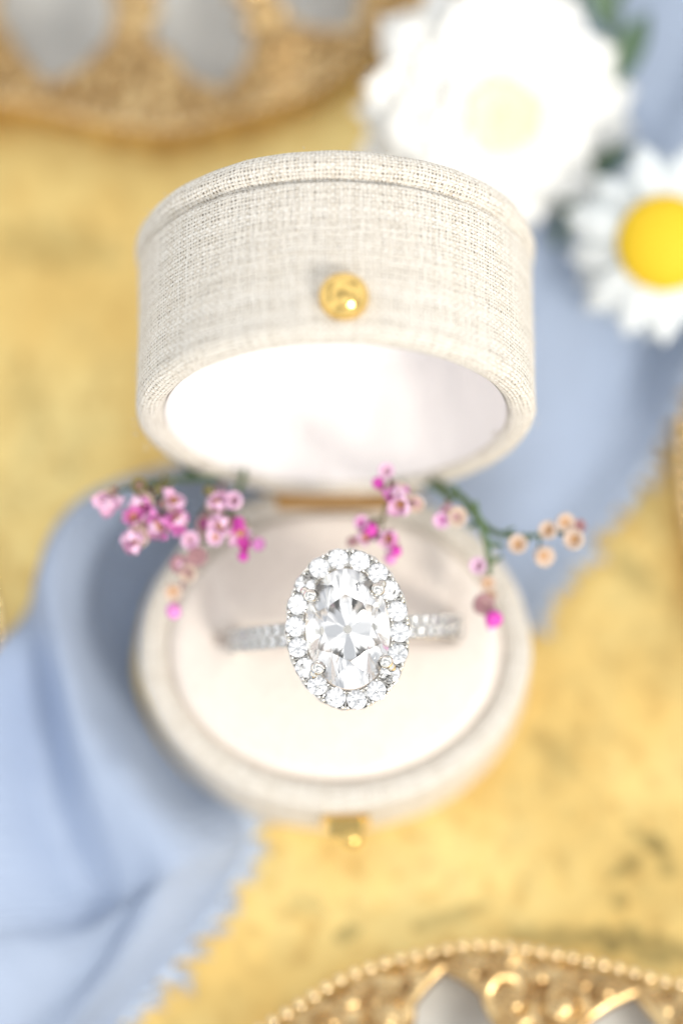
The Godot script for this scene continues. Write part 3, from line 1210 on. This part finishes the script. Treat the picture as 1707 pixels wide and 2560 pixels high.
func sprig(label: String, base: Vector3, stems: Array, open_flowers: Array, buds: Array, cups: Array) -> void:
	var t := thing("flower_sprig", base, label, "flower sprig", "sprigs of tiny pink flowers tucked behind the ring")
	for s in stems:
		var pts := []
		for p in s[0]:
			pts.append(Vector3(p[0], p[1], p[2]))
		var b := mb()
		var thick: float = s[1]
		tube(b, smooth(pts, 6), func(u): return thick * (1.0 - 0.5 * u), 7)
		put("stem", b, M[s[2]], t)
		for k in range(3, pts.size() * 6 - 8, 5):     # needle leaves along it
			var line := smooth(pts, 6)
			var turn := Basis(Vector3.UP, rng.randf() * TAU) * Basis(Vector3.RIGHT, rng.randf_range(-0.9, 0.1))
			shared("leaf", floret.leaf, M.stem if s[2] == "stem" else M.olive, t, Transform3D(turn.scaled(Vector3.ONE * rng.randf_range(0.6, 1.1)), line[k]))
	# a thin stalk from every blossom down to the nearest stem
	var along := PackedVector3Array()
	for q in stems:
		var pts := []
		for p in q[0]:
			pts.append(Vector3(p[0], p[1], p[2]))
		along.append_array(smooth(pts, 10))
	for f in open_flowers + buds + cups:
		var head := Vector3(f[0], f[1] - 0.03, f[2])
		var foot := along[0]
		for p in along:
			if p.distance_squared_to(head) < foot.distance_squared_to(head):
				foot = p
		var b := mb()
		var bow := Vector3(rng.randf_range(-1, 1), -0.6, rng.randf_range(-1, 1)) * 0.03
		tube(b, smooth([foot, foot.lerp(head, 0.55) + bow, head], 4), func(_u): return 0.013, 5)
		put("stalk", b, M.olive if rng.randf() < 0.5 else M.stem, t)
	for f in open_flowers:
		var o := Node3D.new()
		o.name = numbered(t, "flower")
		t.add_child(o, true)
		var dir := Vector3(rng.randf_range(-0.5, 0.5), 1.0, rng.randf_range(-0.1, 0.8))
		if f.size() > 5:
			dir = f[5]
		var F := Transform3D(facing(dir).scaled(Vector3.ONE * f[4] * 1.5), Vector3(f[0], f[1], f[2]))
		for k in 5:
			var turn := Basis(Vector3.UP, TAU * k / 5.0 + f[0] * 9.0 + rng.randf_range(-0.25, 0.25)) * Basis(Vector3.RIGHT, rng.randf_range(-0.95, -0.15))
			var big := Vector3(rng.randf_range(0.75, 1.15), 1.0, rng.randf_range(0.7, 1.25))
			shared("petal", floret.petal[rng.randi() % 3], M[f[3]] if rng.randf() < 0.75 else M.pale, o, F * Transform3D(turn * Basis.from_scale(big), turn.z * 0.012))
		for k in 2:     # withered sepals under the flower
			var turn := Basis(Vector3.UP, rng.randf() * TAU) * Basis(Vector3.RIGHT, rng.randf_range(-0.2, 0.5))
			shared("sepal", floret.petal[k], M.mauve if k == 0 else M.olive, o, F * Transform3D(turn * Basis.from_scale(Vector3(0.6, 0.8, 1.0)), Vector3(0, -0.03, 0)))
		shared("flower_centre", floret.centre, M.amber, o, F * Transform3D(Basis.IDENTITY, Vector3(0, 0.02, 0)))
		shared("calyx", floret.cup, M.peach, o, F * Transform3D(Basis.IDENTITY.scaled(Vector3.ONE * 0.8), Vector3(0, -0.03, 0)))
	for f in buds:
		var dir := Vector3(rng.randf_range(-0.7, 0.7), 1.0, rng.randf_range(0.0, 1.2))
		shared("bud", floret.bud, M[f[3]], t, Transform3D(facing(dir).scaled(Vector3.ONE * f[4] * 1.3), Vector3(f[0], f[1], f[2])))
	for f in cups:
		var dir := Vector3(rng.randf_range(-0.5, 0.5), 1.0, rng.randf_range(0.0, 0.9))
		var F := Transform3D(facing(dir).scaled(Vector3.ONE * f[4] * 1.12), Vector3(f[0], f[1], f[2]))
		var c := shared("cup", floret.cup, M[f[3]], t, F)
		var inner := hang("cup_heart", floret.centre, M[f[5]], c)
		inner.position = Vector3(0, 0.018, 0) * CM


func build_sprigs() -> void:
	rng.seed = 23
	floret_shapes()
	# behind the lid on the left: a cluster over the ribbon, one over the rim, and a tail down the rim
	sprig("pink flower sprig over the blue ribbon, its tail hanging along the box rim", Vector3(-0.75, -0.02, -1.2),
		[[[[-0.55, 0.05, -1.50], [-1.0, 0.35, -1.35], [-1.4, 0.62, -1.25], [-1.75, 0.72, -1.15]], 0.035, "stem"],
		[[[-0.75, 0.2, -1.42], [-0.8, 0.55, -1.2], [-0.85, 0.7, -0.95], [-0.75, 0.72, -0.72]], 0.028, "stem"],
		[[[-0.95, 0.3, -1.3], [-1.1, 0.5, -0.9], [-1.22, 0.5, -0.55], [-1.3, 0.48, -0.25]], 0.026, "mauve"],
		[[[-1.35, 0.6, -1.26], [-1.5, 0.7, -1.05], [-1.62, 0.72, -0.8]], 0.022, "olive"]],
		[[-1.86, 0.84, -1.02, "pale", 1.25], [-1.58, 0.86, -1.0, "pink", 1.3], [-1.66, 0.84, -0.88, "pink", 1.2], [-1.62, 0.80, -0.72, "pale", 1.35, Vector3(-0.3, 0.7, 0.7)], [-1.50, 0.84, -0.83, "pale", 1.2], [-1.34, 0.88, -1.0, "pale", 1.15], [-1.30, 0.82, -0.86, "pink", 1.25], [-1.44, 0.82, -0.80, "pink", 1.1], [-0.98, 0.86, -0.98, "pale", 1.2], [-0.92, 0.82, -0.80, "pale", 1.25], [-0.78, 0.82, -0.76, "magenta", 1.1]],
		[[-0.62, 0.80, -0.67, "pink", 1.1], [-0.76, 0.78, -0.57, "magenta", 0.9], [-0.80, 0.82, -0.85, "magenta", 1.0], [-1.34, 0.58, -0.17, "pink", 1.25], [-1.45, 0.9, -1.12, "olive", 1.0], [-1.05, 0.88, -1.1, "olive", 1.0]],
		[[-0.98, 0.80, -0.72, "pale", 1.1, "amber"], [-1.08, 0.76, -0.85, "mauve", 1.2, "magenta"], [-1.20, 0.72, -0.72, "pale", 1.2, "mauve"], [-1.14, 0.70, -0.60, "mauve", 1.3, "mauve"], [-1.28, 0.66, -0.52, "mauve", 1.2, "pale"], [-1.20, 0.64, -0.46, "peach", 1.2, "mauve"], [-1.34, 0.60, -0.32, "peach", 1.2, "amber"], [-0.82, 0.88, -1.0, "pale", 1.2, "mauve"], [-1.62, 0.90, -1.14, "olive", 1.1, "mauve"]])
	sprig("bright pink flower cluster between the ring stone and the lid edge", Vector3(0.4, -0.02, -1.2),
		[[[[0.55, 0.0, -1.42], [0.55, 0.4, -1.25], [0.5, 0.8, -1.05]], 0.030, "stem"],
		[[[0.52, 0.3, -1.3], [0.42, 0.6, -1.0], [0.36, 0.72, -0.74]], 0.024, "olive"]],
		[[0.50, 0.92, -1.06, "pink", 1.4, Vector3(0.1, 0.9, 0.5)], [0.55, 0.92, -0.98, "pale", 1.35], [0.24, 0.80, -0.72, "pale", 1.0], [0.44, 0.82, -0.70, "pink", 1.15, Vector3(0.1, 0.95, 0.3)]],
		[[0.34, 0.92, -1.16, "magenta", 1.0], [0.30, 0.84, -0.79, "magenta", 1.15], [0.45, 0.76, -0.56, "pink", 1.0], [0.16, 0.78, -0.68, "mauve", 0.9], [0.49, 0.80, -0.62, "magenta", 0.9]],
		[[0.42, 0.95, -1.24, "pale", 1.0, "mauve"], [0.66, 0.88, -1.0, "peach", 1.2, "pale"], [0.20, 0.82, -0.84, "pale", 1.0, "magenta"]])
	sprig("green sprig over the right rim with peach cups and a magenta bud", Vector3(1.1, -0.02, -1.2),
		[[[[0.70, 0.0, -1.40], [0.95, 0.5, -1.2], [1.15, 0.66, -0.98], [1.25, 0.62, -0.72], [1.27, 0.55, -0.5], [1.28, 0.5, -0.22]], 0.040, "stem"],
		[[[1.1, 0.62, -1.02], [1.3, 0.6, -0.82], [1.55, 0.66, -0.76], [1.85, 0.72, -0.78]], 0.032, "stem"],
		[[[0.8, 0.3, -1.3], [0.92, 0.7, -1.08], [0.96, 0.8, -0.96]], 0.025, "stem"]],
		[[0.93, 0.82, -0.93, "pale", 1.0]],
		[[1.33, 0.60, -0.08, "magenta", 1.4], [1.28, 0.55, -0.02, "pale", 0.8]],
		[[0.99, 0.84, -0.88, "peach", 1.3, "mauve"], [0.88, 0.82, -0.86, "pale", 1.1, "pink"], [1.19, 0.70, -0.50, "pale", 1.1, "mauve"], [1.24, 0.64, -0.38, "peach", 1.1, "amber"], [1.20, 0.62, -0.18, "mauve", 1.4, "mauve"], [1.27, 0.6, -0.27, "peach", 1.0, "amber"],
		[1.50, 0.78, -0.66, "peach", 1.25, "amber"], [1.70, 0.76, -0.58, "peach", 1.35, "amber"], [1.76, 0.80, -0.77, "peach", 1.2, "amber"], [1.88, 0.82, -0.84, "peach", 1.2, "amber"], [1.97, 0.80, -0.70, "peach", 1.35, "amber"], [2.0, 0.78, -0.82, "mauve", 0.9, "mauve"]])


# ---------------------------------------------------------------- all of it
func sky_cover() -> ImageTexture:
	var g := FastNoiseLite.new()
	g.seed = 42
	g.frequency = 1.1
	g.fractal_octaves = 5
	var d := PackedByteArray()
	d.resize(512 * 256 * 4)
	for y in 256:
		for x in 512:
			var lon := TAU * x / 512.0
			var lat := PI * (0.5 - (y + 0.5) / 256.0)
			var p := Vector3(cos(lat) * sin(lon), sin(lat) * 1.4, cos(lat) * cos(lon))
			var v := clampf(0.50 + g.get_noise_3dv(p) * 2.0, 0.0, 1.0)
			var k := (y * 512 + x) * 4
			d[k] = 255
			d[k + 1] = 252
			d[k + 2] = 246
			d[k + 3] = int(v * 255)
	return ImageTexture.create_from_image(Image.create_from_data(512, 256, false, Image.FORMAT_RGBA8, d))


func _ready() -> void:
	# camera: a macro lens looking steeply down at the ring
	var cam := Camera3D.new()
	cam.name = "camera"
	var lens := CameraAttributesPhysical.new()
	lens.frustum_focal_length = 89.3
	lens.frustum_focus_distance = 0.3055
	lens.exposure_aperture = 3.5
	lens.frustum_near = 0.02
	lens.frustum_far = 20.0
	cam.attributes = lens
	cam.fov = 15.27
	cam.near = 0.02
	cam.far = 20.0
	cam.keep_aspect = Camera3D.KEEP_HEIGHT
	add_child(cam)
	cam.position = world(Vector3(0.0519, 31.1958, 7.2144))
	cam.rotation = Vector3(deg_to_rad(-75.0), 0, 0)
	cam.current = true
	# sky: a bright, high overcast; the brighter part of it stands before the box
	var env := Environment.new()
	env.background_mode = Environment.BG_SKY
	env.tonemap_mode = Environment.TONE_MAPPER_LINEAR
	env.tonemap_exposure = 1.2
	env.sdfgi_enabled = true
	env.ssao_enabled = true
	env.ssil_enabled = true
	var sky := Sky.new()
	var mat := ProceduralSkyMaterial.new()
	mat.sky_top_color = Color(0.48, 0.50, 0.53).linear_to_srgb()
	mat.sky_horizon_color = Color(0.48, 0.49, 0.52).linear_to_srgb()
	mat.ground_bottom_color = Color(0.40, 0.39, 0.37).linear_to_srgb()
	mat.ground_horizon_color = Color(0.48, 0.47, 0.45).linear_to_srgb()
	mat.sky_cover = sky_cover()
	mat.sky_cover_modulate = Color(0.90, 0.90, 0.90)
	sky.sky_material = mat
	env.sky = sky
	var we := WorldEnvironment.new()
	we.name = "world_environment"
	we.environment = env
	add_child(we)
	var sun := DirectionalLight3D.new()
	sun.name = "veiled_sun"
	sun.light_energy = 0.62
	sun.light_color = Color(1.0, 0.97, 0.92)
	sun.light_angular_distance = 15.0
	sun.shadow_enabled = true
	sun.sky_mode = DirectionalLight3D.SKY_MODE_LIGHT_ONLY
	add_child(sun)
	sun.look_at_from_position(Vector3(0.85, 1.08, 0.95), Vector3.ZERO)

	materials()
	M.linen_thread = plain(Color(0.72, 0.66, 0.56), 0.9)
	M.silk_thread = plain(Color(0.58, 0.66, 0.78), 0.6)
	# the table under the tray
	org = Vector3(0, TABLE, 0)
	var b := mb()
	var rows := []
	for r in 9:
		var row := PackedVector3Array()
		for c in 9:
			row.append(Vector3((c - 4) * 20.0, TABLE, (r - 4) * 20.0))
		rows.append(row)
	sheet(b, rows, false, null, Vector3(0, -99, 0))
	var table := put("table_top", b, M.cloth, self)
	table.set_meta("kind", "structure")
	build_tray()
	build_box()
	build_ribbon()
	build_ring()
	build_bloom()
	build_daisy()
	build_leaves()
	build_sprigs()
